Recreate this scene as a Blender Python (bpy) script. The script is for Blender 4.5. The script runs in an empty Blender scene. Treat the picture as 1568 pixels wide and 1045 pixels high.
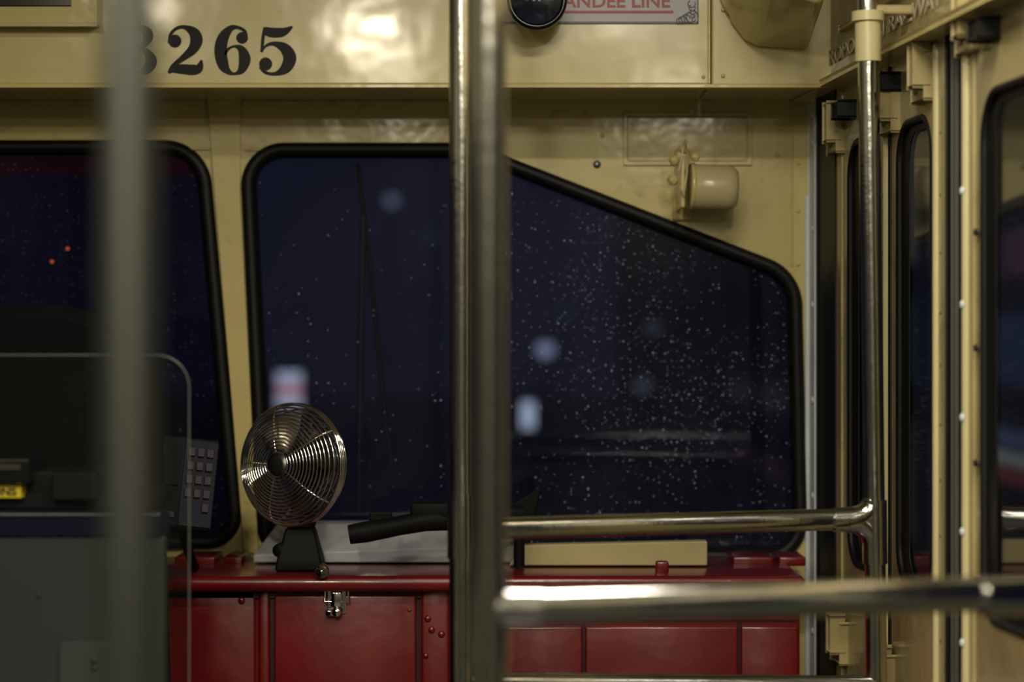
import bpy, bmesh, math, random
from mathutils import Vector, Matrix
random.seed(4)
scene = bpy.context.scene
scene.view_settings.view_transform = 'Standard'
EYE = 1.30          # camera height above the car floor
FW = 3.70           # distance of the front bulkhead

def S(u, v, d):  # u, v: image pixel coordinates, projected from the camera out to depth d
    """image pixels (mm on the bulkhead, 784/522.5 = image centre) -> metres at depth d"""
    return Vector(((u-784)*d/3700.0, d, EYE+(522.5-v)*d/3700.0))

# ------------------------------------------------------------------ materials
def new_mat(name):
    m = bpy.data.materials.new(name); m.use_nodes = True
    nt = m.node_tree
    return m, nt, nt.nodes['Principled BSDF']

def paint(name, col, rough=0.4, metal=0.0, var=0.12, vscale=6.0, bump=0.0, bscale=30.0, coat=0.0, dirt=0.0, spec=.5):
    m, nt, p = new_mat(name)
    N, L = nt.nodes, nt.links
    tc = N.new('ShaderNodeTexCoord')
    no = N.new('ShaderNodeTexNoise'); no.inputs['Scale'].default_value = vscale; no.inputs['Detail'].default_value = 6
    L.new(tc.outputs['Object'], no.inputs['Vector'])
    r = N.new('ShaderNodeValToRGB')
    c0 = [c*(1-var) for c in col]; c1 = [min(1, c*(1+var)) for c in col]
    r.color_ramp.elements[0].position = .3; r.color_ramp.elements[1].position = .7
    r.color_ramp.elements[0].color = (*c0, 1); r.color_ramp.elements[1].color = (*c1, 1)
    L.new(no.outputs['Fac'], r.inputs['Fac'])
    out = r.outputs['Color']
    if dirt > 0:
        n2 = N.new('ShaderNodeTexNoise'); n2.inputs['Scale'].default_value = 38; n2.inputs['Detail'].default_value = 8
        L.new(tc.outputs['Object'], n2.inputs['Vector'])
        r2 = N.new('ShaderNodeValToRGB')
        r2.color_ramp.elements[0].position = .62; r2.color_ramp.elements[0].color = (0, 0, 0, 1)
        r2.color_ramp.elements[1].position = .75; r2.color_ramp.elements[1].color = (dirt, dirt, dirt, 1)
        L.new(n2.outputs['Fac'], r2.inputs['Fac'])
        mx = N.new('ShaderNodeMixRGB'); mx.inputs['Color2'].default_value = (col[0]*.35, col[1]*.28, col[2]*.25, 1)
        L.new(r2.outputs['Color'], mx.inputs['Fac']); L.new(out, mx.inputs['Color1'])
        out = mx.outputs['Color']
    L.new(out, p.inputs['Base Color'])
    p.inputs['Roughness'].default_value = rough
    p.inputs['Metallic'].default_value = metal
    p.inputs['Coat Weight'].default_value = coat
    p.inputs['Coat Roughness'].default_value = .12
    p.inputs['Specular IOR Level'].default_value = spec
    if bump > 0:
        nb = N.new('ShaderNodeTexNoise'); nb.inputs['Scale'].default_value = bscale; nb.inputs['Detail'].default_value = 3
        L.new(tc.outputs['Object'], nb.inputs['Vector'])
        b = N.new('ShaderNodeBump'); b.inputs['Strength'].default_value = bump; b.inputs['Distance'].default_value = .01
        L.new(nb.outputs['Fac'], b.inputs['Height']); L.new(b.outputs['Normal'], p.inputs['Normal'])
        if coat > 0: L.new(b.outputs['Normal'], p.inputs['Coat Normal'])
    return m

def emis(name, col, s):
    m = bpy.data.materials.new(name); m.use_nodes = True
    nt = m.node_tree; nt.nodes.clear()
    e = nt.nodes.new('ShaderNodeEmission'); e.inputs[0].default_value = (*col, 1); e.inputs[1].default_value = s
    o = nt.nodes.new('ShaderNodeOutputMaterial'); nt.links.new(e.outputs[0], o.inputs[0])
    return m

def glass(name, tint=(.8, .85, .95), refl=.03, dust=0.0, haze=0.01, hcol=(.5, .55, .7), rough=.03, dx=(0., 1.), dz=None):
    m = bpy.data.materials.new(name); m.use_nodes = True
    nt = m.node_tree; N, L = nt.nodes, nt.links; N.clear()
    o = N.new('ShaderNodeOutputMaterial')
    t = N.new('ShaderNodeBsdfTransparent'); t.inputs[0].default_value = (*tint, 1)
    g = N.new('ShaderNodeBsdfGlossy'); g.inputs['Roughness'].default_value = rough; g.inputs['Color'].default_value = (1, 1, 1, 1)
    mx = N.new('ShaderNodeMixShader'); mx.inputs[0].default_value = refl
    L.new(t.outputs[0], mx.inputs[1]); L.new(g.outputs[0], mx.inputs[2])
    df = N.new('ShaderNodeBsdfDiffuse'); df.inputs[0].default_value = (*hcol, 1)
    tc = N.new('ShaderNodeTexCoord')
    m2 = N.new('ShaderNodeMixShader')
    L.new(mx.outputs[0], m2.inputs[1]); L.new(df.outputs[0], m2.inputs[2])
    # haze smears
    nz = N.new('ShaderNodeTexNoise'); nz.inputs['Scale'].default_value = 5; nz.inputs['Detail'].default_value = 5
    L.new(tc.outputs['Object'], nz.inputs['Vector'])
    hz = N.new('ShaderNodeMath'); hz.operation = 'MULTIPLY'; hz.inputs[1].default_value = haze*2
    L.new(nz.outputs['Fac'], hz.inputs[0])
    fac = hz.outputs[0]
    if dust > 0:
        sep = N.new('ShaderNodeSeparateXYZ'); L.new(tc.outputs['Object'], sep.inputs[0])
        cmb = N.new('ShaderNodeCombineXYZ'); L.new(sep.outputs['X'], cmb.inputs[0]); L.new(sep.outputs['Z'], cmb.inputs[1])
        mr = N.new('ShaderNodeMapRange'); mr.inputs[1].default_value = dx[0]; mr.inputs[2].default_value = dx[1]
        L.new(sep.outputs['X'], mr.inputs[0])
        tot = None
        for sc, th, amp in ((110, .22, .75), (230, .30, .8), (55, .10, .5)):
            v = N.new('ShaderNodeTexVoronoi'); v.voronoi_dimensions = '2D'; v.inputs['Scale'].default_value = sc
            L.new(cmb.outputs[0], v.inputs['Vector'])
            lt = N.new('ShaderNodeMapRange'); lt.inputs[1].default_value = th; lt.inputs[2].default_value = th*.3
            lt.inputs[3].default_value = 0; lt.inputs[4].default_value = 1
            L.new(v.outputs['Distance'], lt.inputs[0])
            s2 = N.new('ShaderNodeSeparateColor'); L.new(v.outputs['Color'], s2.inputs[0])
            ad = N.new('ShaderNodeMath'); ad.operation = 'MULTIPLY'
            nz2 = N.new('ShaderNodeMapRange'); nz2.inputs[1].default_value = .26; nz2.inputs[2].default_value = .66
            L.new(nz.outputs['Fac'], nz2.inputs[0])
            L.new(mr.outputs[0], ad.inputs[0]); L.new(nz2.outputs[0], ad.inputs[1])
            th2 = N.new('ShaderNodeMath'); th2.operation = 'MULTIPLY_ADD'; th2.inputs[1].default_value = -.62*amp; th2.inputs[2].default_value = .975
            L.new(ad.outputs[0], th2.inputs[0])
            gt = N.new('ShaderNodeMath'); gt.operation = 'GREATER_THAN'
            L.new(s2.outputs[0], gt.inputs[0]); L.new(th2.outputs[0], gt.inputs[1])
            ml = N.new('ShaderNodeMath'); ml.operation = 'MULTIPLY'
            L.new(gt.outputs[0], ml.inputs[0]); L.new(lt.outputs[0], ml.inputs[1])
            pw = N.new('ShaderNodeMath'); pw.operation = 'POWER'; pw.inputs[1].default_value = 3.5
            L.new(s2.outputs[1], pw.inputs[0])
            ml2 = N.new('ShaderNodeMath'); ml2.operation = 'MULTIPLY'
            L.new(ml.outputs[0], ml2.inputs[0]); L.new(pw.outputs[0], ml2.inputs[1])
            if tot is None: tot = ml2.outputs[0]
            else:
                a = N.new('ShaderNodeMath'); a.operation = 'ADD'
                L.new(tot, a.inputs[0]); L.new(ml2.outputs[0], a.inputs[1]); tot = a.outputs[0]
        sc_ = N.new('ShaderNodeMath'); sc_.operation = 'MULTIPLY'; sc_.inputs[1].default_value = dust
        L.new(tot, sc_.inputs[0])
        a = N.new('ShaderNodeMath'); a.operation = 'ADD'; a.use_clamp = True
        L.new(sc_.outputs[0], a.inputs[0]); L.new(fac, a.inputs[1]); fac = a.outputs[0]
    L.new(fac, m2.inputs[0])
    L.new(m2.outputs[0], o.inputs[0])
    return m

CREAM = (.66, .555, .21)
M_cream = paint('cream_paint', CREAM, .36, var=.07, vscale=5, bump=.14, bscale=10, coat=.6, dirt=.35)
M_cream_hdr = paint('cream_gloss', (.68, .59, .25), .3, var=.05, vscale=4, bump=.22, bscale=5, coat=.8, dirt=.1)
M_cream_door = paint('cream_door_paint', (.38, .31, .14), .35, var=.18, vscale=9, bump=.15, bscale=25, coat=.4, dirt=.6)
M_cream_soft = paint('ivory_plastic', (.60, .53, .28), .3, var=.05, coat=.3)
M_red = paint('red_enamel', (.14, .003, .005), .32, var=.25, vscale=9, bump=.10, bscale=16, coat=.4, dirt=.3)
M_red_dk = paint('red_enamel_seam_shade', (.02, .001, .002), .5)
M_rubber = paint('black_rubber', (.006, .006, .006), .5, spec=.3)
M_black = paint('black_plastic', (.005, .005, .006), .6, spec=.15)
M_blacksh = paint('black_gloss', (.006, .006, .008), .2)
M_steel = paint('stainless_tube', (.60, .60, .57), .15, metal=1, var=.08, vscale=20, bump=.04, bscale=60)
M_steel_d = paint('dull_tube', (.19, .205, .19), .36, metal=1, var=.1)
M_chrome = paint('chrome', (.88, .88, .86), .08, metal=1, var=.02)
M_alu = paint('aluminium_strip', (.62, .68, .70), .4, metal=.0, var=.1, vscale=14)
M_white = paint('white_enamel', (.42, .44, .47), .4, var=.08)
M_board = paint('cream_board', (.42, .36, .17), .6, var=.12, vscale=12)
M_grey = paint('grey_partition', (.032, .040, .038), .5, var=.1, spec=.2)
M_navy = paint('navy_trim', (.003, .005, .020), .5, spec=.1)
M_ink = paint('black_ink', (.008, .008, .008), .5, var=.02, spec=.3)
M_signw = paint('sign_white', (.55, .55, .56), .4, var=.02)
M_letter = paint('letter_cream', (.55, .50, .34), .5, var=.02)
M_signr = paint('sign_red', (.40, .02, .03), .4, var=.02)
M_signg = paint('sign_grey', (.16, .17, .20), .4)
M_yellow = paint('label_yellow', (.85, .65, .02), .5, var=.03)
M_keybody = paint('keypad_body', (.010, .010, .014), .7, spec=.15)
M_key = paint('keypad_key', (.06, .055, .07), .7, spec=.2)
M_floor = paint('floor_rubber', (.03, .03, .03), .6, var=.3, vscale=20)
M_ceil = paint('ceiling_paint', (.45, .40, .24), .5)
M_lowwall = paint('wainscot_paint', (.07, .07, .055), .5)
M_reartrim = paint('rear_trim_paint', (.18, .17, .12), .5)
M_vinyl = paint('seat_vinyl', (.003, .003, .004), .8, spec=.1)
M_edge = paint('acrylic_edge', (.12, .14, .12), .3)
M_dark = paint('outdoor_dark', (.10, .10, .12), .9)
M_facade = paint('facade_render', (.40, .40, .44), .9)
M_blk_out = paint('outdoor_black', (.02, .02, .03), .8)
M_asph = paint('asphalt', (.40, .38, .42), .8, var=.3, vscale=3)
M_gl_r = glass('windshield_glass_dusty', tint=(.8, .86, 1), refl=.014, dust=.55, haze=.008, hcol=(.55, .6, .8), dx=(-.12, .30))
M_gl_l = glass('windshield_glass', tint=(.7, .7, .8), refl=.014, dust=.15, haze=.004, hcol=(.5, .4, .5), dx=(-2.5, .3))
M_gl_d = glass('door_glass', tint=(.7, .74, .75), refl=.30, haze=.006, hcol=(.5, .5, .48), rough=.05)
M_acr = glass('acrylic', tint=(.95, .96, .96), refl=.012, haze=.001, hcol=(.6, .6, .55), rough=.12)

# ------------------------------------------------------------------ helpers
def group(name):
    e = bpy.data.objects.get(name)
    if e is None:
        e = bpy.data.objects.new(name, None); scene.collection.objects.link(e)
        e.empty_display_size = .05
    return e

def new_group(name):   # always a fresh empty (Blender suffixes repeats)
    e = bpy.data.objects.new(name, None); scene.collection.objects.link(e)
    e.empty_display_size = .05
    return e

def add(name, me, mat, parent=None, smooth=False):
    ob = bpy.data.objects.new(name, me); scene.collection.objects.link(ob)
    if mat is not None and len(me.materials) == 0: me.materials.append(mat)
    if smooth:
        for p in me.polygons: p.use_smooth = True
    if parent is not None:
        ob.parent = group(parent) if isinstance(parent, str) else parent
    return ob

def from_bm(name, bm, mat, parent=None, smooth=False):
    bmesh.ops.recalc_face_normals(bm, faces=bm.faces)
    me = bpy.data.meshes.new(name); bm.to_mesh(me); bm.free()
    return add(name, me, mat, parent, smooth)

def box(name, a, b, mat, parent=None, bev=0.0, seg=2, M=None):
    bm = bmesh.new(); bmesh.ops.create_cube(bm, size=1)
    for v in bm.verts:
        v.co = Vector([(a[i]+b[i])/2 + v.co[i]*(b[i]-a[i]) for i in range(3)])
    if bev > 0:
        bmesh.ops.bevel(bm, geom=list(bm.edges), offset=bev, segments=seg, affect='EDGES', profile=.5)
    if M is not None: bm.transform(M)
    return from_bm(name, bm, mat, parent, bev > 0 and seg > 2)

def pbox(name, u0, v0, u1, v1, d0, d1, mat, parent=None, bev=.002, seg=2):  # u, v corners are image pixel coordinates
    """box whose front face (depth d0) spans the image pixel rectangle, running back to d1"""
    A = S(u0, v1, d0); B = S(u1, v0, d0)
    return box(name, (A.x, d0, A.z), (B.x, d1, B.z), mat, parent, bev, seg)

def hull(name, pts, mat, parent=None, bev=0.0, seg=3):
    bm = bmesh.new()
    for p in pts: bm.verts.new(p)
    r = bmesh.ops.convex_hull(bm, input=bm.verts)
    bmesh.ops.dissolve_limit(bm, angle_limit=.02, verts=bm.verts, edges=bm.edges)
    if bev > 0: bmesh.ops.bevel(bm, geom=list(bm.edges), offset=bev, segments=seg, affect='EDGES', profile=.5)
    return from_bm(name, bm, mat, parent, True if seg > 3 else False)

def curve_mesh(name, splines, r, mat, parent=None, cyclic=False, res=6, smooth=True, caps=True, radii=None):
    cu = bpy.data.curves.new(name, 'CURVE'); cu.dimensions = '3D'
    cu.bevel_depth = r; cu.bevel_resolution = res; cu.use_fill_caps = caps
    for k, pts in enumerate(splines):
        sp = cu.splines.new('POLY'); sp.points.add(len(pts)-1)
        for i, p in enumerate(pts):
            sp.points[i].co = (*p, 1)
            if radii: sp.points[i].radius = radii[i]
        sp.use_cyclic_u = cyclic
    ob = bpy.data.objects.new(name+'_c', cu); scene.collection.objects.link(ob)
    bpy.context.view_layer.update()
    me = bpy.data.meshes.new_from_object(ob.evaluated_get(bpy.context.evaluated_depsgraph_get()))
    bpy.data.objects.remove(ob); bpy.data.curves.remove(cu)
    me.name = name; me.materials.clear()
    o = add(name, me, mat, parent, smooth)
    return o

def tube(name, a, b, r, mat, parent=None, res=8):
    return curve_mesh(name, [[Vector(a), Vector(b)]], r, mat, parent, res=res)

def fillet(pts, radii, seg=10):
    out = []; n = len(pts)
    for i in range(n):
        P = Vector(pts[i]); A = Vector(pts[i-1]); B = Vector(pts[(i+1) % n]); r = radii[i]
        if r <= 0: out.append(P); continue
        a = (A-P).normalized(); b = (B-P).normalized()
        ang = a.angle(b); t = r/math.tan(ang/2)
        t = min(t, (A-P).length*.49, (B-P).length*.49); r2 = t*math.tan(ang/2)
        c = P+(a+b).normalized()*(r2/math.sin(ang/2))
        p0 = P+a*t-c; p1 = P+b*t-c
        a0 = math.atan2(p0.y, p0.x); a1 = math.atan2(p1.y, p1.x)
        da = (a1-a0+math.pi) % (2*math.pi)-math.pi
        for k in range(seg+1):
            th = a0+da*k/seg
            out.append(Vector((c.x+math.cos(th)*r2, c.y+math.sin(th)*r2)))
    return out

def plate(name, outer, holes, thick, mat, xf, parent=None, bevel=0.0):
    """flat 2D shape with holes, extruded; xf maps (a,b,depth)->world"""
    cu = bpy.data.curves.new(name, 'CURVE'); cu.dimensions = '2D'; cu.fill_mode = 'BOTH'
    cu.extrude = thick/2; cu.bevel_depth = bevel; cu.bevel_resolution = 1
    for loop in [outer]+holes:
        sp = cu.splines.new('POLY'); sp.points.add(len(loop)-1)
        for i, p in enumerate(loop): sp.points[i].co = (p[0], p[1], 0, 1)
        sp.use_cyclic_u = True
    ob = bpy.data.objects.new(name+'_c', cu); scene.collection.objects.link(ob)
    bpy.context.view_layer.update()
    me = bpy.data.meshes.new_from_object(ob.evaluated_get(bpy.context.evaluated_depsgraph_get()))
    bpy.data.objects.remove(ob); bpy.data.curves.remove(cu)
    for v in me.vertices: v.co = xf(v.co.x, v.co.y, v.co.z)
    me.materials.clear()
    bm = bmesh.new(); bm.from_mesh(me); bpy.data.meshes.remove(me)
    bmesh.ops.remove_doubles(bm, verts=bm.verts, dist=1e-5)
    return from_bm(name, bm, mat, parent)

def text(name, s, size, mat, xf, parent=None, depth=.001, sx=1.0, bold=0.0):
    cu = bpy.data.curves.new(name, 'FONT'); cu.body = s; cu.size = size; cu.extrude = depth; cu.offset = bold
    ob = bpy.data.objects.new(name+'_c', cu); scene.collection.objects.link(ob)
    bpy.context.view_layer.update()
    me = bpy.data.meshes.new_from_object(ob.evaluated_get(bpy.context.evaluated_depsgraph_get()))
    bpy.data.objects.remove(ob)
    for v in me.vertices: v.co = xf(v.co.x*sx, v.co.y, v.co.z)
    me.materials.clear()
    return add(name, me, mat, parent)

def front_xf(d):
    return lambda a, b, c: Vector((a, d-c, b))
def P2(u, v, d=FW):
    p = S(u, v, d); return (p.x, p.z)

def lathe(name, prof, origin, axis, mat, parent=None, seg=40):
    """prof: list of (r,h) ; revolve about axis"""
    bm = bmesh.new(); rings = []
    for r, h in prof:
        if r < 1e-5: rings.append([bm.verts.new((0, 0, h))])
        else: rings.append([bm.verts.new((r*math.cos(2*math.pi*i/seg), r*math.sin(2*math.pi*i/seg), h)) for i in range(seg)])
    for a, b in zip(rings, rings[1:]):
        for i in range(seg):
            j = (i+1) % seg
            if len(a) == 1 and len(b) == 1: continue
            if len(a) == 1: bm.faces.new((a[0], b[i], b[j]))
            elif len(b) == 1: bm.faces.new((a[i], a[j], b[0]))
            else: bm.faces.new((a[i], a[j], b[j], b[i]))
    q = Vector(axis).normalized().to_track_quat('Z', 'Y')
    bm.transform(Matrix.Translation(Vector(origin)) @ q.to_matrix().to_4x4())
    return from_bm(name, bm, mat, parent, True)

def screw(name, p, r, n, mat, parent):
    return lathe(name, [(0, r*.5), (r*.6, r*.42), (r*.95, r*.15), (r, 0), (r*1.0, -.001)], p, n, mat, parent, 12)

# ================================================================== ROOM SHELL
# front bulkhead with two windshield openings
R_out = fillet([P2(370, 222), P2(722, 222), P2(1224, 418), P2(1234, 862), P2(400, 842)], [.062, .16, .075, .062, .03], 12)
L_out = fillet([P2(-600, 218), P2(316, 218), P2(372, 838), P2(-600, 838)], [.05, .07, .05, .05], 12)
outer = [P2(-720, -480), P2(1242, -480), P2(1242, 1822), P2(-720, 1822)]
plate('wall_front', outer, [R_out, L_out], .03, M_cream, front_xf(FW+.015), None)

def inset_tube(name, loop, r, d, mat, parent, shrink):
    n = len(loop); pts = []
    A = sum(loop[i][0]*loop[(i+1) % n][1]-loop[(i+1) % n][0]*loop[i][1] for i in range(n))
    sg = 1 if A > 0 else -1
    for i in range(n):
        a = Vector(loop[i-1]); b = Vector(loop[(i+1) % n]); t = (b-a).normalized()
        nrm = Vector((-t.y, t.x))*sg
        pts.append(Vector(loop[i])+nrm*shrink)
    return pts

for nm, loop, gm in (('window_1', L_out, M_gl_l), ('window_2', R_out, M_gl_r)):
    g = group(nm)
    pts = inset_tube(nm, loop, .01, FW, M_rubber, nm, .007)
    curve_mesh('rubber_gasket', [[Vector((p.x, FW-.002, p.y)) for p in pts]], .0105, M_rubber, g, cyclic=True, res=4)
    pts2 = inset_tube(nm, loop, .01, FW, M_rubber, nm, .013)
    curve_mesh('rubber_gasket_lip', [[Vector((p.x, FW+.006, p.y)) for p in pts2]], .007, M_rubber, g, cyclic=True, res=3)
    plate('glass_pane', [tuple(p) for p in pts2], [], .001, gm, front_xf(FW+.012), g)

# pillar between the windshields (folded sheet, slightly proud)
pl = [P2(319, 150), P2(369, 150), P2(368, 300), P2(396, 846), P2(376, 846), P2(331, 300)]
plate('trim_1', pl, [], .008, M_cream, front_xf(FW-.004), None, .001)
# folded flanges either side above the windows
g = group('trim_2')
for u0, u1 in ((-600, 315), (373, 690)):
    pbox('flange', u0, 154, u1, 160, FW-.006, FW, M_cream, g, .001)
pbox('gusset', 372, 227, 405, 231, FW-.005, FW, M_cream, g, .001)
pbox('gusset_left', 268, 226, 322, 230, FW-.005, FW, M_cream, g, .001)

# header box above windshields
HD = 3.48
zb = S(0, 131, HD).z
g = group('trim_3')
box('header_panel', (-1.40, HD, zb), (S(1087, 0, HD).x, FW, 2.2), M_cream_hdr, g, .004)
box('header_panel_side', (S(1089.5, 0, HD).x, HD+.002, zb), (.475, FW, 2.2), M_cream_hdr, g, .003)
box('header_lip', (-1.40, HD-.006, zb-.004), (.47, HD+.02, zb+.0015), M_cream, g, .001)
pbox('header_joint_strip', 1084.5, -300, 1087.5, 128, HD-.002, HD+.01, M_cream, g, .0005)
# sign box at the top left
gs = group('destination_sign_box')
a = S(-300, 38, HD-.03); b = S(150, -200, HD-.03)
box('housing', (a.x, HD-.03, a.z), (b.x, HD+.001, b.z), M_cream, gs, .003)
box('lower_trim', (a.x, HD-.034, a.z-.003), (b.x, HD-.028, a.z+.002), M_cream_soft, gs, .0005)
pa = S(-260, 10, HD-.03); pb = S(110, -150, HD-.03)
box('sign_window', (pa.x, HD-.033, pa.z), (pb.x, HD-.029, pb.z), M_blacksh, gs, .001)
# screws on bulkhead
g = group('trim_4')
for (u, v) in ((922, 208), (1222, 165), (1222, 250), (1222, 323), (1222, 405), (1236, 218), (846, 283), (1190, 238)):
    screw('screw', S(u, v, FW-.001), .0036, (0, -1, 0), M_cream, g)
for (u, v) in ((1107, 116), (1107, 15), (1077, 118)):
    screw('screw', S(u, v, HD-.001), .003, (0, -1, 0), M_cream, g)
lathe('plugged_hole', [(0, .003), (.004, .003), (.006, .001), (.006, 0)], S(914, 252, FW-.001), (0, -1, 0), M_steel_d, g, 16)
# access panel
g = group('access_panel')
def rect(u0, v0, u1, v1): return [P2(u0, v0), P2(u1, v0), P2(u1, v1), P2(u0, v1)]
plate('frame', rect(955, 174, 1150, 253), [rect(959, 178, 1146, 249)], .005, M_cream, front_xf(FW-.0025), g, .0005)
pbox('cover', 961.5, 180.5, 1143.5, 246.5, FW-.003, FW, M_cream, g, .0008)
pbox('corner_post', 1211, 158, 1214, 408, FW-.004, FW, M_cream, g, .001)

# side door wall: flared plane
K = .078; X0 = .468
def side(s, z, n=0.0):
    """s: distance from front corner toward the rear, n: inward offset"""
    return Vector((X0+K*s-n, FW-s-K*n, z))
def side_xf(n=0.0): return lambda a, b, c: side(a, b, n+c)
ZT, ZB = EYE+.283, EYE-.317
w1 = fillet([(.268, ZB), (.470, ZB), (.470, ZT), (.268, ZT)], [.055]*4, 8)
w2 = fillet([(.560, ZB), (.742, ZB), (.742, ZT), (.560, ZT)], [.055]*4, 8)
w3 = fillet([(.962, ZB), (1.22, ZB), (1.22, ZT), (.962, ZT)], [.06]*4, 8)
gd = group('door_1')
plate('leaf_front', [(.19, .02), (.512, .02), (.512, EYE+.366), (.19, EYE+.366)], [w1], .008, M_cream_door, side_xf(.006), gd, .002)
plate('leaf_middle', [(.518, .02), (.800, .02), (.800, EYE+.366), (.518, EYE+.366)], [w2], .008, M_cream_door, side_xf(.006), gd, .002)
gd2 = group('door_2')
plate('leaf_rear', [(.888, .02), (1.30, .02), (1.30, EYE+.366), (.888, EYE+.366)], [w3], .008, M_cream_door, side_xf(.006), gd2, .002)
for w, G in ((w1, gd), (w2, gd), (w3, gd2)):
    p1 = inset_tube('', w, 0, 0, None, None, .004)
    curve_mesh('window_gasket', [[side(p.x, p.y, .009) for p in p1]], .0055, M_rubber, G, cyclic=True, res=3)
    p2 = inset_tube('', w, 0, 0, None, None, .004)
    smin = min(p.x for p in p2)
    hole = fillet([(smin+.040, ZB+.018), (max(p.x for p in p2)-.006, ZB+.018), (max(p.x for p in p2)-.006, ZT-.018), (smin+.040, ZT-.018)], [.035]*4, 8)
    plate('window_seal_band', [tuple(p) for p in p2], [[tuple(q) for q in hole]], .002, M_rubber, side_xf(.006), G)
    plate('window_pane', [tuple(p) for p in p2], [], .001, M_gl_d, side_xf(.003), G)
def sbox(name, s0, s1, z0, z1, n0, n1, mat, parent, bev=.001):
    bm = bmesh.new(); bmesh.ops.create_cube(bm, size=1)
    for v in bm.verts:
        s = (s0+s1)/2+v.co.x*(s1-s0); z = (z0+z1)/2+v.co.z*(z1-z0); n = (n0+n1)/2+v.co.y*(n1-n0)
        v.co = side(s, z, n)
    if bev > 0: bmesh.ops.bevel(bm, geom=list(bm.edges), offset=bev, segments=2, affect='EDGES', profile=.5)
    return from_bm(name, bm, mat, parent)
# jamb strip and rubber seals
gj = group('trim_5')
sbox('jamb_strip', .004, .052, .0, EYE+.366, -.004, .014, M_alu, gj, .002)
box('jamb_face_strip', (S(1233, 0, FW-.006).x, FW-.006, .0), (S(1243, 0, FW-.006).x, FW-.001, S(0, 300, FW).z), M_alu, gj, .001)
for v in (175, 218, 350, 467, 613, 760, 905, 968):
    z = EYE+(522.5-v)*3.66/3700
    screw('rivet', side(.03, z, .014), .0055, (-1, -K, 0), M_alu, gj)
sbox('front_seal', .054, .188, .0, EYE+.366, -.02, .010, M_rubber, gj, .004)
sbox('centre_seal', .802, .886, .0, EYE+.366, -.02, .008, M_rubber, gj, .004)
sbox('centre_channel', .835, .85, .0, EYE+.366, .006, .011, M_lowwall, gj, .002)
# vertical beads on leaves with bolts
def bead(s, G, r=.006, mat=M_alu, n=.012):
    curve_mesh('vertical_bead', [[side(s, .05, n), side(s, EYE+.36, n)]], r, mat, G, res=4)
bead(.506, gd, .006, M_cream_soft); bead(.527, gd, .0035, M_rubber); bead(.766, gd, .0055, M_cream_soft); bead(.232, gd, .003, M_cream_door)
bead(.903, gd2, .0065, M_cream_soft); bead(.935, gd2, .003, M_cream_door)
for v in (293, 467, 640, 815, 985):
    d = FW-.903; screw('bolt', side(.903, EYE+(522.5-v)*d/3700, .018), .0055, (-1, -K, 0), M_alu, gd2)
    lathe('spacer', [(0, .004), (.004, .004), (.004, 0)], side(.955, EYE+(522.5-v-66)*d/3700, .014), (-1, -K, 0), M_rubber, gd2, 12)
for v in (205, 300, 388, 480, 560, 650, 735, 820, 905, 980):
    d = FW-.766; screw('bolt', side(.781, EYE+(522.5-v)*d/3700, .011), .0032, (-1, -K, 0), M_steel_d, gd)
    d = FW-.506; screw('bolt', side(.50, EYE+(522.5-v)*d/3700, .016), .003, (-1, -K, 0), M_steel_d, gd)
# door hardware near the top
def hinge(s, z, G, mat=M_cream_door):
    sbox('hinge_plate', s-.035, s+.03, z-.028, z+.028, .010, .022, mat, G, .003)
    sbox('hinge_knuckle', s+.0, s+.028, z-.012, z+.04, .02, .034, mat, G, .004)
    screw('hinge_bolt', side(s-.02, z+.012, .023), .006, (-1, -K, 0), mat, G)
    screw('hinge_bolt', side(s-.02, z-.014, .023), .006, (-1, -K, 0), mat, G)
hinge(.215, EYE+.30, gd); hinge(.24, EYE-.43, gd)
hinge(.72, EYE+.325, gd); hinge(.55, EYE+.30, gd, M_cream_door); hinge(.93, EYE+.36, gd2); hinge(.52, EYE-.44, gd)
for s, z in ((.30, EYE+.325), (.56, EYE+.335), (1.02, EYE+.345)):
    sbox('rubber_stop', s-.022, s+.022, z-.010, z+.010, .01, .036, M_rubber, gd if s < .8 else gd2, .003)
# door header beam
g = group('trim_6')
sbox('door_header_beam', .0, 2.2, EYE+.372, 2.2, -.03, .026, M_cream_door, g, .004)
sbox('beam_lower_flange', .0, 2.2, EYE+.366, EYE+.376, -.03, .040, M_cream, g, .003)
sbox('beam_bead', .30, 2.2, EYE+.436, EYE+.442, .024, .031, M_cream, g, .002)
gt = group('engraved_lettering')
text('letters', 'METROPOLITAN RAILWAY', .030, M_letter, lambda a, b, c: side(.09+a*2.1, EYE+.398+b, .028+c), gt, .0006, bold=.0004)
# rear part of right wall
sbox('wall_right', 1.40, 5.7, 0, .9, -.04, .01, M_lowwall, None, 0)
g = group('trim_7')
sbox('door_post', 1.31, 1.40, 0, EYE+.37, -.03, .012, M_cream_door, g, .003)
for i in range(6):
    s0 = 1.40+i*.72
    sbox('window_post', s0, s0+.10, .9, EYE+.37, -.03, .012, M_reartrim, g, .003)
sbox('letterboard', 2.2, 5.7, EYE+.372, 2.2, -.03, .012, M_reartrim, g, .0)
# left wall, mirrored taper
def lbox(name, s0, s1, z0, z1, mat, parent):
    p = []
    for s in (s0, s1):
        for z in (z0, z1):
            for n in (0, .04):
                p.append(Vector((-1.42-K*s-n, FW-s, z)))
    return hull(name, p, mat, parent)
lbox('wall_left', 0, 5.7, 0, .9, M_lowwall, None)
g = group('trim_8')
lbox('letterboard', 0, 5.7, 1.62, 2.2, M_reartrim, g)
for i in range(8): lbox('window_post', i*.75, i*.75+.1, .9, 1.62, M_reartrim, g)
box('floor', (-2.0, -2.0, -.04), (1.1, FW+.03, 0), M_floor)
box('ceiling', (-2.0, -2.0, 2.2), (1.1, FW+.03, 2.24), M_ceil)
box('wall_back', (-2.0, -2.04, 0), (1.1, -2.0, 2.2), M_lowwall)

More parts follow.
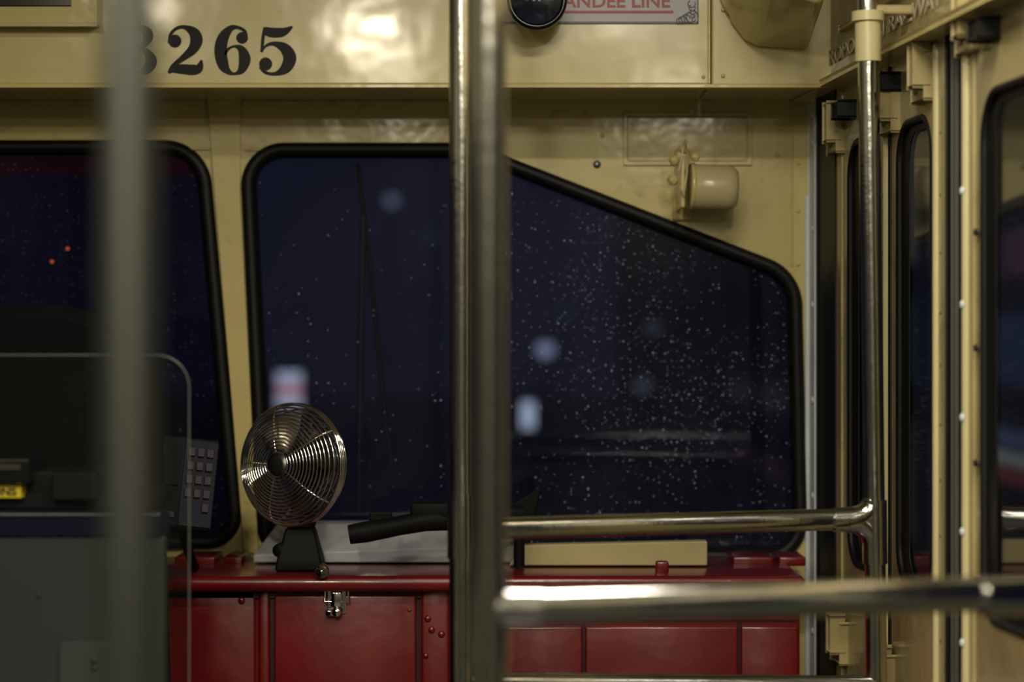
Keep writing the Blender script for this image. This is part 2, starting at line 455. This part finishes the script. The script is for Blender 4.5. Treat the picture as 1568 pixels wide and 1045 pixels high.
# door engine housing in the top right corner
pts = [S(u, v, HD) for u, v in ((1098, -120), (1098, -10), (1112, 28), (1145, 72), (1238, 78), (1238, -120))] + \
      [S(u, v, 3.20) for u, v in ((1150, -140), (1150, -60), (1180, -18), (1262, 8), (1262, -140))]
hull('door_engine_housing', pts, M_cream, None, .010, 4)

# ================================================================== HEADER NUMBERS
def catmull(pts, n=8):
    out = []
    P = [pts[0]]+pts+[pts[-1]]
    for i in range(1, len(P)-2):
        for k in range(n):
            t = k/n; q = []
            for j in range(3):
                a, b, c, d = P[i-1][j], P[i][j], P[i+1][j], P[i+2][j]
                q.append(.5*((2*b)+(-a+c)*t+(2*a-5*b+4*c-d)*t*t+(-a+3*b-3*c+d)*t**3))
            out.append(q)
    out.append(list(pts[-1])); return out

def digit(parent, name, strokes, balls):
    bm = bmesh.new(); layer = 0
    dd = HD-.0012
    for st in strokes:
        c = catmull(st, 8); L_, R_ = [], []
        d = dd-.00008*layer; layer += 1
        for i, (u, v, w) in enumerate(c):
            a = c[max(0, i-1)]; b = c[min(len(c)-1, i+1)]
            t = Vector((b[0]-a[0], b[1]-a[1])).normalized(); nn = Vector((-t.y, t.x))*max(w, 1)/2
            L_.append(bm.verts.new(S(u+nn.x, v+nn.y, d))); R_.append(bm.verts.new(S(u-nn.x, v-nn.y, d)))
        for i in range(len(c)-1):
            bm.faces.new((L_[i], L_[i+1], R_[i+1], R_[i]))
    for u, v, r in balls:
        d = dd-.00008*layer; layer += 1
        bm.faces.new([bm.verts.new(S(u+r*math.cos(t*.35), v+r*math.sin(t*.35), d)) for t in range(18)])
    return from_bm(name, bm, M_ink, parent)
g = group('car_number')
digit(g, 'digit_3', [[(186, 60, 5), (192, 48, 5), (206, 42, 5), (222, 47, 14), (226, 57, 16), (219, 69, 9), (206, 74, 4)],
                     [(206, 74, 4), (222, 78, 9), (231, 93, 18), (224, 107, 14), (209, 112, 5), (192, 109, 5), (186, 98, 6)]],
      [(194, 60, 8), (195, 97, 9)])
digit(g, 'digit_2', [[(260, 66, 6), (262, 52, 5), (272, 43, 5), (284, 42, 7), (297, 50, 16), (301, 62, 19), (295, 76, 15), (279, 90, 9), (265, 101, 6), (259, 111, 5)],
                     [(258, 112, 3), (266, 106, 12), (280, 106, 15), (296, 107, 16), (305, 104, 13), (309, 92, 3)]],
      [(268, 63, 10)])
digit(g, 'digit_6', [[(378, 60, 4), (375, 48, 5), (364, 42, 5), (353, 44, 10), (342, 58, 17), (338, 78, 19), (342, 99, 17), (350, 110, 9), (360, 113, 4), (370, 107, 12), (375, 91, 18), (370, 76, 12), (360, 71, 4), (350, 75, 4), (345, 84, 4)]],
      [(371, 58, 9)])
digit(g, 'digit_5', [[(405, 42, 3), (403, 58, 5), (401, 80, 4)],
                     [(404, 47, 12), (418, 50, 15), (434, 49, 13), (448, 41, 3)],
                     [(400, 79, 4), (408, 70, 4), (420, 67, 7), (436, 74, 16), (444, 89, 20), (437, 105, 16), (422, 113, 6), (407, 111, 5), (399, 102, 6)]],
      [(407, 98, 10)])

# sign plate with lettering and ornament
g = group('line_sign')
pbox('plate', 690, -60, 1069, 36, HD-.004, HD, M_signw, g, .001)
pbox('plate_edge', 690, 33, 1069, 36, HD-.0045, HD-.003, M_signg, g, .0002)
pbox('plate_edge_right', 1067, -60, 1069.5, 36, HD-.0045, HD-.003, M_signg, g, .0002)
o = S(822, 11, HD-.0055)
text('lettering', 'GRANDEE LINE', .0265, M_signr, lambda a, b, c: Vector((o.x+a, HD-.0045-c, o.z+b)), g, .0003, sx=1.06, bold=.0005)
pbox('underline', 800, 16.5, 1031, 20.5, HD-.0048, HD-.004, M_signr, g, .0001)
for k in range(5):
    a = S(1040+k*5, 32-k*1.5, HD-.005); r = .004+.0012*k
    curve_mesh('corner_scroll', [[a+Vector((r*math.cos(t*.6), 0, r*math.sin(t*.6))) for t in range(9)]], .0007, M_signg, g, res=2)
    a = S(1062-k*.8, 30-k*6, HD-.005)
    curve_mesh('corner_scroll', [[a+Vector((r*.6*math.cos(t*.6+2), 0, r*.6*math.sin(t*.6+2))) for t in range(9)]], .0007, M_signg, g, res=2)

# round convex mirror
g = group('convex_mirror')
c = S(822, 0, 3.40)
lathe('rim', [(.034, .004), (.038, .010), (.0425, .006), (.0425, -.006), (.035, -.012), (0, -.016)], c, (0, -1, 0), M_blacksh, g, 48)
lathe('face', [(0, .012), (.012, .0112), (.024, .008), (.035, .004)], c, (0, -1, 0), paint('mirror_face', (.04, .05, .08), .12, metal=.6, var=.02), g, 48)
tube('arm', c+Vector((0, .012, 0)), c+Vector((0, .08, .0)), .006, M_black, g)

# ================================================================== WIPER MOTOR
g = group('wiper_motor')
dm = 3.60
o = S(1056, 286, dm)
rs = .034
lathe('motor_cup', [(0, 0), (rs*.9, 0), (rs, .003), (rs*1.0, .035), (rs*1.02, .055), (rs*.96, .064), (rs*.80, .070), (rs*.5, .0715), (0, .072)], o, (1, .06, -.04), M_cream_soft, g, 48)
lathe('cup_band', [(rs*1.0, -.001), (rs*1.05, .0), (rs*1.05, .005), (rs*1.0, .006)], o, (1, .06, -.04), M_cream, g, 48)
pbox('bracket_plate', 1042, 238, 1049, 318, dm-.02, FW, M_cream, g, .002)
pbox('bracket_foot', 1030, 300, 1062, 338, FW-.012, FW, M_cream, g, .004)
pbox('bracket_top', 1034, 228, 1056, 262, FW-.02, FW, M_cream, g, .004)
for (u, v, r) in ((1032, 246, .008), (1030, 276, .0085), (1064, 241, .0075), (1046, 230, .006)):
    lathe('wing_nut', [(0, .008), (r*.5, .008), (r*.6, .005), (r, .004), (r, -.002), (0, -.002)], S(u, v, dm-.018), (-.3, -1, .1), M_cream, g, 6)
curve_mesh('clip_wire', [[S(1040, 262, dm-.03), S(1045, 232, dm-.03), S(1050, 215, dm-.025), S(1052, 262, dm-.02), S(1047, 300, dm-.03), S(1040, 285, dm-.03)]], .0016, M_cream_soft, g)
tube('wiper_shaft', o+Vector((0.03, 0.01, 0)), (o.x+.03, FW, o.z), .008, M_steel_d, g)
tube('stud', S(1046, 270, FW-.09), S(1046, 270, FW), .004, M_steel_d, g)

# ================================================================== DASHBOARD
DF = 3.40; ztop = .972
xr = S(1229, 0, DF).x
YB = FW-.016
g = group('dashboard')
box('dash_body', (-1.25, DF, .02), (xr-.004, YB, ztop-.012), M_red, g, .003)
box('dash_top_rail', (-1.25, DF-.035, ztop-.022), (xr, YB, ztop), M_red, g, .009, 4)
box('dash_under_shadow_strip', (-1.25, DF-.006, ztop-.034), (xr-.002, DF+.01, ztop-.018), M_red_dk, g, .001)  # dark red strip stands in for shade under the top rail
def panel(name, u0, v0, u1, v1, out=.006):
    pbox(name, u0, v0, u1, v1, DF-out, DF+.01, M_red, g, .003, 3)
def seam(u0, v0, u1, v1):
    pbox('seam', u0, v0, u1, v1, DF-.0015, DF+.004, M_red_dk, g, .0003)
panel('cabinet_door', 420, 912, 637, 1400, .010)
seam(414, 906, 643, 1410)
pbox('door_frame_upright', 396, 893, 413, 1500, DF-.008, DF+.01, M_red, g, .004, 3)
pbox('door_frame_head', 396, 890, 690, 903, DF-.008, DF+.01, M_red, g, .004, 3)
pbox('door_frame_upright_right', 645, 893, 688, 1500, DF-.009, DF+.01, M_red, g, .004, 3)
panel('fixed_panel', 250, 905, 391, 1500)
panel('fixed_panel_right', 694, 960, 892, 1500)
panel('fixed_panel_right', 896, 960, 1130, 1500)
panel('fixed_panel_right', 1134, 960, 1222, 1500)
seam(891, 945, 897, 1500); seam(1129, 945, 1135, 1500)
pbox('fixed_head', 694, 905, 1224, 952, DF-.005, DF+.01, M_red, g, .004, 3)
for (u, v, r) in ((370, 920, .005), (655, 948, .005), (661, 965, .005), (676, 972, .005), (652, 1005, .004), (627, 935, .003)):
    screw('bolt_head', S(u, v, DF-.01), r, (0, -1, 0), M_red, g)
pbox('knob_block', 1004, 860, 1024, 880, 3.42, 3.44, M_red, g, .003, 3)
for (u, w) in ((270, 60), (345, 28), (812, 70), (892, 40), (950, 40), (1040, 30), (1120, 60), (1190, 40)):
    a = S(u, 861, 3.58)
    box('paint_lump', (a.x, 3.56, ztop-.004), (a.x+w/1000, 3.66, ztop+.010), M_red, g, .003, 3)
lathe('dash_thumb_knob', [(0, .010), (.003, .010), (.004, .006), (.008, .005), (.0105, .002), (.0105, -.004), (0, -.004)], S(493, 875, DF-.04), (0, -1, 0), M_steel, g, 24)
# latch
gl = group('draw_latch')
pbox('base_plate', 501, 902, 530, 940, DF-.014, DF-.008, M_chrome, gl, .001)
pbox('top_bar', 494, 897, 534, 906, DF-.024, DF-.012, M_chrome, gl, .002, 3)
pbox('lever', 506, 906, 524, 931, DF-.026, DF-.016, M_chrome, gl, .003, 3)
curve_mesh('bail_wire', [[S(498, 905, DF-.022), S(497, 922, DF-.024), S(534, 922, DF-.024), S(533, 905, DF-.022)]], .0018, M_chrome, gl)
pbox('catch', 498, 934, 522, 945, DF-.024, DF-.012, M_chrome, gl, .003, 3)
lathe('lock_barrel', [(0, .006), (.005, .006), (.007, .003), (.007, 0)], S(516, 938, DF-.022), (0, -1, 0), M_chrome, gl, 20)

# defroster box (white) and cream board on the dash
zq = ztop+.0025
pts = [S(388, 850, 3.55), S(425, 803, 3.60), S(770, 800, 3.60), S(790, 835, 3.55), S(786, 866, 3.55), S(388, 866, 3.55)]
pts = [Vector((p.x, p.y, max(p.z, zq))) for p in pts] + [Vector((p.x, 3.66, max(p.z, zq))) for p in pts]
hull('defroster_duct', pts, M_white, None, .002, 2)
a = S(779, 862, 3.50); b = S(1083, 829, 3.50)
hull('cream_ledge_board', [Vector((a.x+.016, 3.50, b.z-.006)), Vector((b.x, 3.50, b.z)), Vector((b.x, 3.50, zq)), Vector((a.x, 3.50, zq)),
     Vector((a.x+.016, 3.53, b.z-.006)), Vector((b.x, 3.53, b.z)), Vector((b.x, 3.53, zq)), Vector((a.x, 3.53, zq))], M_board, None, .002, 2)

# dark hand lever lying across the dash
g = group('brake_lever')
path = [S(535, 819, 3.42), S(560, 815, 3.42), S(610, 806, 3.43), (S(650, 798, 3.44)), S(700, 794, 3.45), S(760, 790, 3.46), S(800, 788, 3.47)]
o_ = curve_mesh('shaft', [path], .0145, M_black, g, res=5, radii=[.95, 1.05, .95, 1.05, 1.2, 1.3, 1.1])
pbox('knurl', 565, 784, 600, 800, 3.425, 3.44, M_black, g, .003)
pbox('knurl', 628, 770, 690, 796, 3.43, 3.45, M_black, g, .005, 3)
hull('end_fitting', [S(780, 775, 3.46), S(830, 744, 3.46), S(818, 800, 3.46), S(780, 805, 3.46), S(780, 775, 3.49), S(830, 744, 3.49), S(818, 800, 3.49), S(780, 805, 3.49)], M_black, g, .003, 2)
xx = S(795, 790, 3.475).x
tube('lever_post', S(795, 790, 3.475), Vector((xx, 3.475, ztop+.002)), .008, M_black, g)

# ================================================================== DESK FAN
g = group('desk_fan')
fd = 3.44; R = .0865
fc = S(448, 712, fd)
yaw = math.radians(31); ax = Vector((-math.sin(yaw), -math.cos(yaw), .05)).normalized()
q = ax.to_track_quat('Z', 'X').to_matrix().to_4x4(); FM = Matrix.Translation(fc) @ q
def dome(r, H): return H*math.sqrt(max(0, 1-(r/R)**2*.985))
rings = []
for i in range(15):
    r = R*(.20+.80*i/14); h = dome(r, .036)
    rings.append([FM @ Vector((r*math.cos(t*math.pi/32), r*math.sin(t*math.pi/32), h)) for t in range(64)])
curve_mesh('front_guard_rings', rings, .0012, M_chrome, g, cyclic=True, res=2)
rings = []
for i in range(11):
    r = R*(.25+.75*i/10); h = -dome(r, .046)
    rings.append([FM @ Vector((r*math.cos(t*math.pi/32), r*math.sin(t*math.pi/32), h)) for t in range(64)])
curve_mesh('rear_guard_rings', rings, .00125, M_chrome, g, cyclic=True, res=2)
sp = []
for k in range(5):
    a = k*2*math.pi/5+.3
    for H in (.0345, -.0445):
        sp.append([FM @ Vector((r*R*math.cos(a), r*R*math.sin(a), dome(r*R, H))) for r in [.12+.88*j/10 for j in range(11)]])
curve_mesh('guard_spokes', sp, .0015, M_chrome, g, res=2)
curve_mesh('guard_outer_band', [[FM @ Vector((R*math.cos(t*math.pi/32), R*math.sin(t*math.pi/32), z)) for t in range(64)] for z in (-.004, .0, .004)], .0022, M_chrome, g, cyclic=True, res=3)
lathe('guard_badge', [(0, .039), (.010, .039), (.016, .0375), (.0175, .034), (0, .033)], fc, ax, M_steel_d, g, 32)
lathe('blade_hub', [(0, .022), (.012, .020), (.017, .012), (.018, -.01), (0, -.01)], fc, ax, M_black, g, 32)
lathe('motor', [(0, -.014), (.026, -.016), (.030, -.026), (.030, -.060), (.024, -.072), (0, -.076)], fc, ax, M_black, g, 32)
M_blade = paint('blade_metal', (.30, .27, .22), .25, metal=1)
for k in range(4):
    bm = bmesh.new(); vs = []
    for i in range(7):
        rr = .014+(.072-.014)*i/6
        w = .12+.62*math.sin(min(1, i/5)*math.pi*.55)
        row = []
        for j in range(6):
            t = (j/5-.5)*w*1.25+k*math.pi/2+.35
            zz = .012*(j/5-.5)*2*(.6+.4*i/6)+.004
            row.append(bm.verts.new(FM @ Vector((rr*math.cos(t), rr*math.sin(t), zz))))
        vs.append(row)
    for i in range(6):
        for j in range(5): bm.faces.new((vs[i][j], vs[i+1][j], vs[i+1][j+1], vs[i][j+1]))
    from_bm('blade', bm, M_blade, g, True)
nb = fc-ax*.045
curve_mesh('neck', [[nb+Vector((0, 0, -.02)), nb+Vector((.000, -.010, -.07)), Vector((fc.x+.008, nb.y-.018, ztop+.03))]], .012, M_black, g)
bx = fc.x+.010; by = nb.y-.020
hull('base', [Vector((bx+a*.034, by+b*.034, ztop+.001)) for a in (-1, 1) for b in (-1, 1)]+[Vector((bx+a*.032, by+b*.034, ztop+.015)) for a in (-1, 1) for b in (-1, 1)]+[Vector((bx+a*.020, by+b*.02, ztop+.062)) for a in (-1, 1) for b in (-1, 1)], M_black, g, .004, 3)
lathe('tilt_knob', [(0, .014), (.009, .013), (.011, .004), (.011, 0), (0, 0)], Vector((bx-.024, by-.014, ztop+.030)), (-.6, -1, 0), M_black, g, 16)

# ================================================================== OPERATOR STATION
g = group('keypad_terminal')
kc = S(288, 742, 3.25)
KM = Matrix.Translation(kc) @ Matrix.Rotation(math.radians(14), 4, 'Z') @ Matrix.Rotation(math.radians(7), 4, 'Y') @ Matrix.Rotation(math.radians(-10), 4, 'X')
box('body', (-.042, -.012, -.062), (.036, .03, .062), M_keybody, g, .005, 3, KM)
box('face', (-.010, -.0145, -.058), (.034, -.010, .058), paint('keypad_face', (.022, .022, .032), .7, spec=.15), g, .001, 2, KM)
for i in range(3):
    for j in range(5):
        if j == 4 and i != 2: continue
        x = -.001+i*.0125; z = .042-j*.0185
        box('key', (x-.0045, -.0185, z-.0055), (x+.0045, -.013, z+.0055), M_key, g, .001, 2, KM)
box('display', (-.040, -.0145, -.005), (-.014, -.010, .050), M_keybody, g, .001, 2, KM)
box('badge', (-.036, -.0145, -.048), (-.016, -.011, -.040), M_key, g, .0005, 2, KM)
curve_mesh('stand', [[kc+Vector((-.005, .02, -.04)), kc+Vector((-.012, .05, -.075)), Vector((kc.x-.012, 3.41, ztop+.008))]], .007, M_black, g)

# operator partition (grey) with navy cap and plate
PD = 2.70
xr2 = S(252, 0, PD).x
g = group('operator_partition')
zt = S(0, 823, PD).z
box('panel', (-1.45, PD, .0), (xr2, PD+.025, zt), M_grey, g, .003)
box('navy_cap', (-1.45, PD-.004, zt), (xr2-.002, PD+.06, zt+.026), M_navy, g, .003)
box('cap_edge', (-1.45, PD-.006, zt+.024), (xr2-.003, PD+.0, zt+.0265), M_steel_d, g, .0006)
pa = S(93, 1130, PD); pb = S(210, 984, PD)
pr = fillet([(pa.x, pa.z), (pb.x, pa.z), (pb.x, pb.z), (pa.x, pb.z)], [.006]*4, 5)
plate('screwed_plate', [tuple(p) for p in pr], [], .003, paint('grey_plate', (.048, .056, .054), .4, spec=.3), front_xf(PD-.002), g, .0006)
screw('plate_screw', S(144, 1012, PD-.004), .0045, (0, -1, 0), M_grey, g)
screw('plate_screw', S(144, 1024, PD-.004), .004, (0, -1, 0), M_grey, g)
for u, v in ((60, 912), (200, 912)): screw('panel_screw', S(u, v, PD-.001), .003, (0, -1, 0), M_grey, g)

# acrylic shield
g = group('acrylic_shield')
AD = 2.685
x0, x1 = -1.35, S(290, 0, AD).x
z1 = S(0, 544, AD).z
ol = fillet([(x0, .25), (x1, .25), (x1, z1), (x0, z1)], [.01, .02, .036, .02], 10)
plate('sheet', [tuple(p) for p in ol], [], .004, M_acr, front_xf(AD), g)
curve_mesh('polished_edge', [[Vector((p.x, AD, p.y)) for p in ol]], .0007, M_edge, g, cyclic=True, res=2)

# radio unit and labelled box behind the partition cap
g = group('radio_unit')
box('chassis', (S(-160, 0, 2.8).x, 2.78, zt+.027), (S(150, 0, 2.8).x, 2.90, S(0, 722, 2.78).z), M_black, g, .004)
pbox('control_head', -60, 704, 45, 742, 2.74, 2.85, M_blacksh, g, .004)
pbox('chrome_bezel', -60, 704, 44, 707, 2.737, 2.742, M_chrome, g, .0005)
pbox('display', -40, 712, 32, 720, 2.737, 2.742, M_steel, g, .0005)
pbox('bracket', 78, 724, 148, 768, 2.75, 2.82, M_black, g, .003)
pbox('yellow_label', -70, 744, 33, 763, 2.752, 2.78, M_yellow, g, .0005)
o5 = S(-62, 759, 2.75)
text('label_text', 'BUTTONS', .0125, M_ink, lambda a, b, c: Vector((o5.x+a*1.14, 2.7515-c, o5.z+b)), g, .0002, bold=.0004)
box('support', (S(-160, 0, 2.8).x, 2.77, zt+.0265), (S(240, 0, 2.8).x, 2.92, zt+.045), M_black, g, .002)

# operator seat
g = group('operator_seat')
sx = S(-20, 0, 3.0).x
A = fillet([(sx-.21, .70), (sx+.21, .70), (sx+.19, 1.33), (sx-.19, 1.33)], [.04, .04, .12, .12], 10)
plate('backrest', [tuple(p) for p in A], [], .07, M_vinyl, front_xf(3.03), g, .015)
box('cushion', (sx-.22, 3.0, .58), (sx+.22, 3.34, .68), M_vinyl, g, .03, 4)
tube('pedestal', (sx, 3.15, 0), (sx, 3.15, .6), .04, M_black, g)

# ================================================================== GRAB POLES
dA, dR = 2.84, 3.00
zr = EYE-.273*dR/3.7
g = group('grab_pole')
pA = S(706.5, 0, dA); rA = .0145
tube('tube', (pA.x, dA, .0), (pA.x, dA, 2.2), rA, M_steel, g, 10)
tube('tee_sleeve', (pA.x, dA, zr-.034), (pA.x, dA, zr+.042), rA+.0022, M_steel, g, 10)
tube('floor_flange', (pA.x, dA, .0), (pA.x, dA, .012), .035, M_steel, g, 10)
tube('ceiling_flange', (pA.x, dA, 2.188), (pA.x, dA, 2.2), .035, M_steel, g, 10)
# right pole
gR = new_group('grab_pole'); rR = .0132
zt_ = 2.2
def RP(z):  # slight lean
    v = 522.5-(z-EYE)*3700/dR
    u = 1329+(v-60)*(1342-1329)/985.0
    return Vector(((u-784)*dR/3700, dR, z))
tube('tube', RP(0), RP(zt_), rR, M_steel, gR, 10)
zc = EYE+(522.5-60)*dR/3700
tube('painted_sleeve', RP(zc-.028), RP(zc+.022), rR+.003, M_cream_soft, gR, 10)
tube('sleeve_collar', RP(zc+.022), RP(zc+.034), rR+.007, M_cream_soft, gR, 10)
box('sleeve_bracket', (RP(zc).x-.008, dR-.008, zc+.030), (RP(zc).x+.07, dR+.008, zc+.042), M_cream_door, gR, .003)
tube('elbow_sleeve', RP(zr-.055), RP(zr+.024), rR+.0025, M_steel, gR, 10)
e0 = RP(zr)
curve_mesh('elbow', [[e0+Vector((-.052, -.008, 0)), e0+Vector((-.03, -.004, 0)), e0+Vector((-.016, -.002, .003)), e0+Vector((-.006, 0, .010)), e0+Vector((0, 0, .02))]], rR+.0022, M_steel, gR, res=8)
curve_mesh('elbow_lower', [[e0+Vector((-.045, -.006, 0)), e0+Vector((-.018, -.002, -.004)), e0+Vector((-.004, 0, -.016)), e0+Vector((0, 0, -.03))]], rR+.0018, M_steel, gR, res=8)
lathe('set_screw', [(0, .003), (.004, .003), (.005, 0)], e0+Vector((-.036, -.017, .0)), (0, -1, 0), M_steel_d, gR, 12)
# rails between the poles
g = group('handrail')
tube('tube', (pA.x, dA, zr), RP(zr)+Vector((-.04, 0, 0)), .0135, M_steel, g, 10)
g2 = new_group('handrail')
tube('tube', (pA.x, dA, EYE-(1047-522.5)*dA/3700), RP(EYE-(1052-522.5)*dR/3700), .0135, M_steel, g2, 10)
# pole B with rail
dB = 2.0; rB = .0158
gB = new_group('grab_pole'); pB = S(747, 0, dB)
tube('tube', (pB.x, dB, 0), (pB.x, dB, 2.2), rB, M_steel, gB, 12)
zB = EYE-(931-522.5)*dB/3700
tube('tee_sleeve', (pB.x, dB, zB-.045), (pB.x, dB, zB+.03), rB+.0022, M_steel, gB, 12)
tube('tee_branch', (pB.x, dB, zB), (pB.x+.045, dB, zB), rB+.001, M_steel, gB, 12)
tube('floor_flange', (pB.x, dB, .0), (pB.x, dB, .012), .036, M_steel, gB, 10)
gB2 = new_group('handrail')
tube('tube', (pB.x+.02, dB, zB), (.53, dB+.12, zB+.002), .0155, M_steel, gB2, 12)
tube('wall_tee', (.405, dB+.085, zB), (.45, dB+.098, zB), .0168, M_steel, gB2, 12)
# pole C close to camera
gC = new_group('grab_pole'); pC = S(197, 0, 1.2)
tube('tube', (pC.x, 1.2, 0), (pC.x, 1.2, 2.2), .0135, M_steel_d, gC, 12)
tube('floor_flange', (pC.x, 1.2, .0), (pC.x, 1.2, .012), .034, M_steel_d, gC, 10)

# ================================================================== OUTSIDE
box('ground', (-40, FW+.5, -.8), (30, 90, -.75), M_asph)
g = group('windshield_wiper')
curve_mesh('arm', [[S(548, 250, FW+.05), S(566, 400, FW+.05), S(590, 640, FW+.045), S(603, 740, FW+.04)]], .004, M_black, g)
curve_mesh('blade', [[S(556, 330, FW+.035), S(552, 560, FW+.03), S(549, 780, FW+.03)]], .005, M_rubber, g)

def lamp(u, v, d, r, col, s):
    e = new_group('street_lamp'); c = S(u, v, d)
    bm = bmesh.new(); bmesh.ops.create_uvsphere(bm, u_segments=16, v_segments=10, radius=r)
    bm.transform(Matrix.Translation(c)); from_bm('globe', bm, emis('lamp_glow', col, s), e, True)
    tube('post', (c.x, c.y, -.75), (c.x, c.y, c.z-r), .03, M_dark, e)
    lathe('cap', [(r*.5, 0), (r*.9, r*.6), (r*.3, r*1.1), (0, r*1.1)], c+Vector((0, 0, r*.5)), (0, 0, 1), M_dark, e, 16)
lamp(600, 307, 40, .10, (.75, .78, .95), .16)
lamp(835, 535, 30, .10, (.75, .82, 1), .30)
lamp(660, 362, 45, .1, (.5, .6, .9), .035)
lamp(1000, 502, 34, .10, (.7, .7, .85), .045)
lamp(984, 590, 30, .10, (.75, .75, .85), .055)
lamp(865, 482, 36, .10, (.3, .4, .9), .03)
def sign(u0, v0, u1, v1, d, cols, s):
    e = new_group('illuminated_sign'); A = S(u0, v1, d); B = S(u1, v0, d); n = len(cols)
    for i, c in enumerate(cols):
        z0 = A.z+(B.z-A.z)*i/n; z1_ = A.z+(B.z-A.z)*(i+1)/n
        box('panel', (A.x, d, z0), (B.x, d+.05, z1_), emis('sign_glow', c, s), e)
    box('frame', (A.x-.02, d+.01, A.z-.02), (B.x+.02, d+.10, B.z+.02), M_dark, e, .005)
    box('post', ((A.x+B.x)/2-.04, d+.02, -.75), ((A.x+B.x)/2+.04, d+.08, A.z), M_dark, e, .005)
sign(424, 570, 462, 624, 20, [(.9, .9, .95), (.9, .35, .35), (.9, .9, .95)], .42)
sign(799, 616, 818, 656, 20, [(.9, .95, 1)], .5)
sign(-60, 246, 300, 262, 45, [(1, .05, .05)], .02)  # dim red bar, added for the reddish haze in the left window
# storefront row along the right pavement
g = group('storefront')
box('facade', (3.0, 7, -.75), (3.6, 70, 5.5), M_facade, g)
def pane(y0, y1, z0, z1_, col, s, nm='lit_window'):
    box(nm, (2.96, y0, z0), (3.01, y1, z1_), emis('storefront_glow', col, s), g)
pane(16.6, 18.8, 1.9, 3.2, (.75, .7, .6), .12, 'beige_reflection_glow')  # added beige glow standing in for the cream wall's reflection
pane(13.9, 14.6, 1.7, 1.95, (.7, .25, .5), .08)
pane(13.4, 15.3, 2.1, 2.9, (.7, .62, .4), .05, 'beige_reflection_glow')  # second added glow, same reflection in the rear leaf's pane
pane(13.4, 15.3, 1.05, 1.45, (.15, .25, .6), .09)
pane(13.4, 15.3, .68, .76, (.3, .4, .8), .16); pane(13.4, 15.3, .57, .62, (.9, .9, .9), .25); pane(13.4, 15.3, .46, .52, (.8, .15, .15), .16)
pane(16.4, 19, 1.0, 1.6, (.12, .25, .4), .10); pane(16.4, 19, -.2, .7, (.6, .45, .5), .05)
pane(24, 34, .5, .8, (.6, .4, .5), .02); pane(26, 40, -.3, -.05, (.5, .25, .4), .02)
for y in range(9, 68, 4): box('pilaster', (2.90, y, -.75), (3.01, y+.4, 5.5), M_facade, g)
# car standing ahead on the left
g = group('parked_car')
c = S(88, 420, 24)
box('body', (c.x-.9, 24, -.6), (c.x+.9, 28, .2), M_blk_out, g, .15, 3)
box('cabin', (c.x-.7, 24.8, .15), (c.x+.7, 27.2, .75), M_blk_out, g, .2, 3)
for dx in (-.75, .75):
    box('tail_lamp', (c.x+dx-.08, 23.97, -.2), (c.x+dx+.08, 24.02, -.1), emis('tail_glow', (1, .05, .02), 1), g, .01)
    for yy in (24.8, 27.2): lathe('wheel', [(0, -.1), (.28, -.1), (.3, 0), (.28, .1), (0, .1)], (c.x+dx, yy, -.45), (1, 0, 0), M_rubber, g, 24)
for u, v in ((80, 401), (104, 381)):  # orange sparks on invented stalks, added for reflections in the left window
    e = new_group('window_glint'); p = S(u, v, 3.9)
    lathe('lens', [(0, .003), (.002, .0025), (.003, 0)], p, (0, -1, 0), emis('glint_glow', (1, .18, .05), .8), e, 12)
    box('case', (p.x-.004, 3.9, p.z-.004), (p.x+.004, 3.915, p.z+.004), M_blk_out, e, .001)
    tube('glint_stalk', (p.x, 3.908, -.75), (p.x, 3.908, p.z-.004), .002, M_blk_out, e)

# ================================================================== LIGHT
w = bpy.data.worlds.new('night'); scene.world = w; w.use_nodes = True
bg = w.node_tree.nodes['Background']; bg.inputs[0].default_value = (.30, .33, .85, 1); bg.inputs[1].default_value = .0135

def fixture(x, y, e, sx_=.10, sy=.45, col=(1, .89, .66)):
    G = new_group('ceiling_light')
    box('housing', (x-sx_/2-.015, y-sy/2-.015, 2.17), (x+sx_/2+.015, y+sy/2+.015, 2.2), M_white, G, .004)
    ld = bpy.data.lights.new('tube_light', 'AREA'); ld.shape = 'RECTANGLE'; ld.size = sx_; ld.size_y = sy; ld.energy = e*2.1; ld.color = col
    lo = bpy.data.objects.new('tube_light', ld); scene.collection.objects.link(lo); lo.location = (x, y, 2.165); lo.parent = G
fixture(.17, 2.15, 6, .42, .09, (1, .92, .80)); fixture(-.38, .35, 18); fixture(.28, 1.1, 7); fixture(-.9, 1.0, 6); fixture(.55, -1.4, 10); fixture(-.4, -1.2, 8)

# ================================================================== CAMERA
cd = bpy.data.cameras.new('camera'); co = bpy.data.objects.new('camera', cd); scene.collection.objects.link(co)
co.location = (0, 0, EYE); co.rotation_euler = (math.pi/2, 0, 0)
cd.lens = 85; cd.sensor_width = 36; cd.clip_start = .05; cd.clip_end = 300
cd.dof.use_dof = True; cd.dof.focus_distance = 3.25; cd.dof.aperture_fstop = 2.8
scene.camera = co
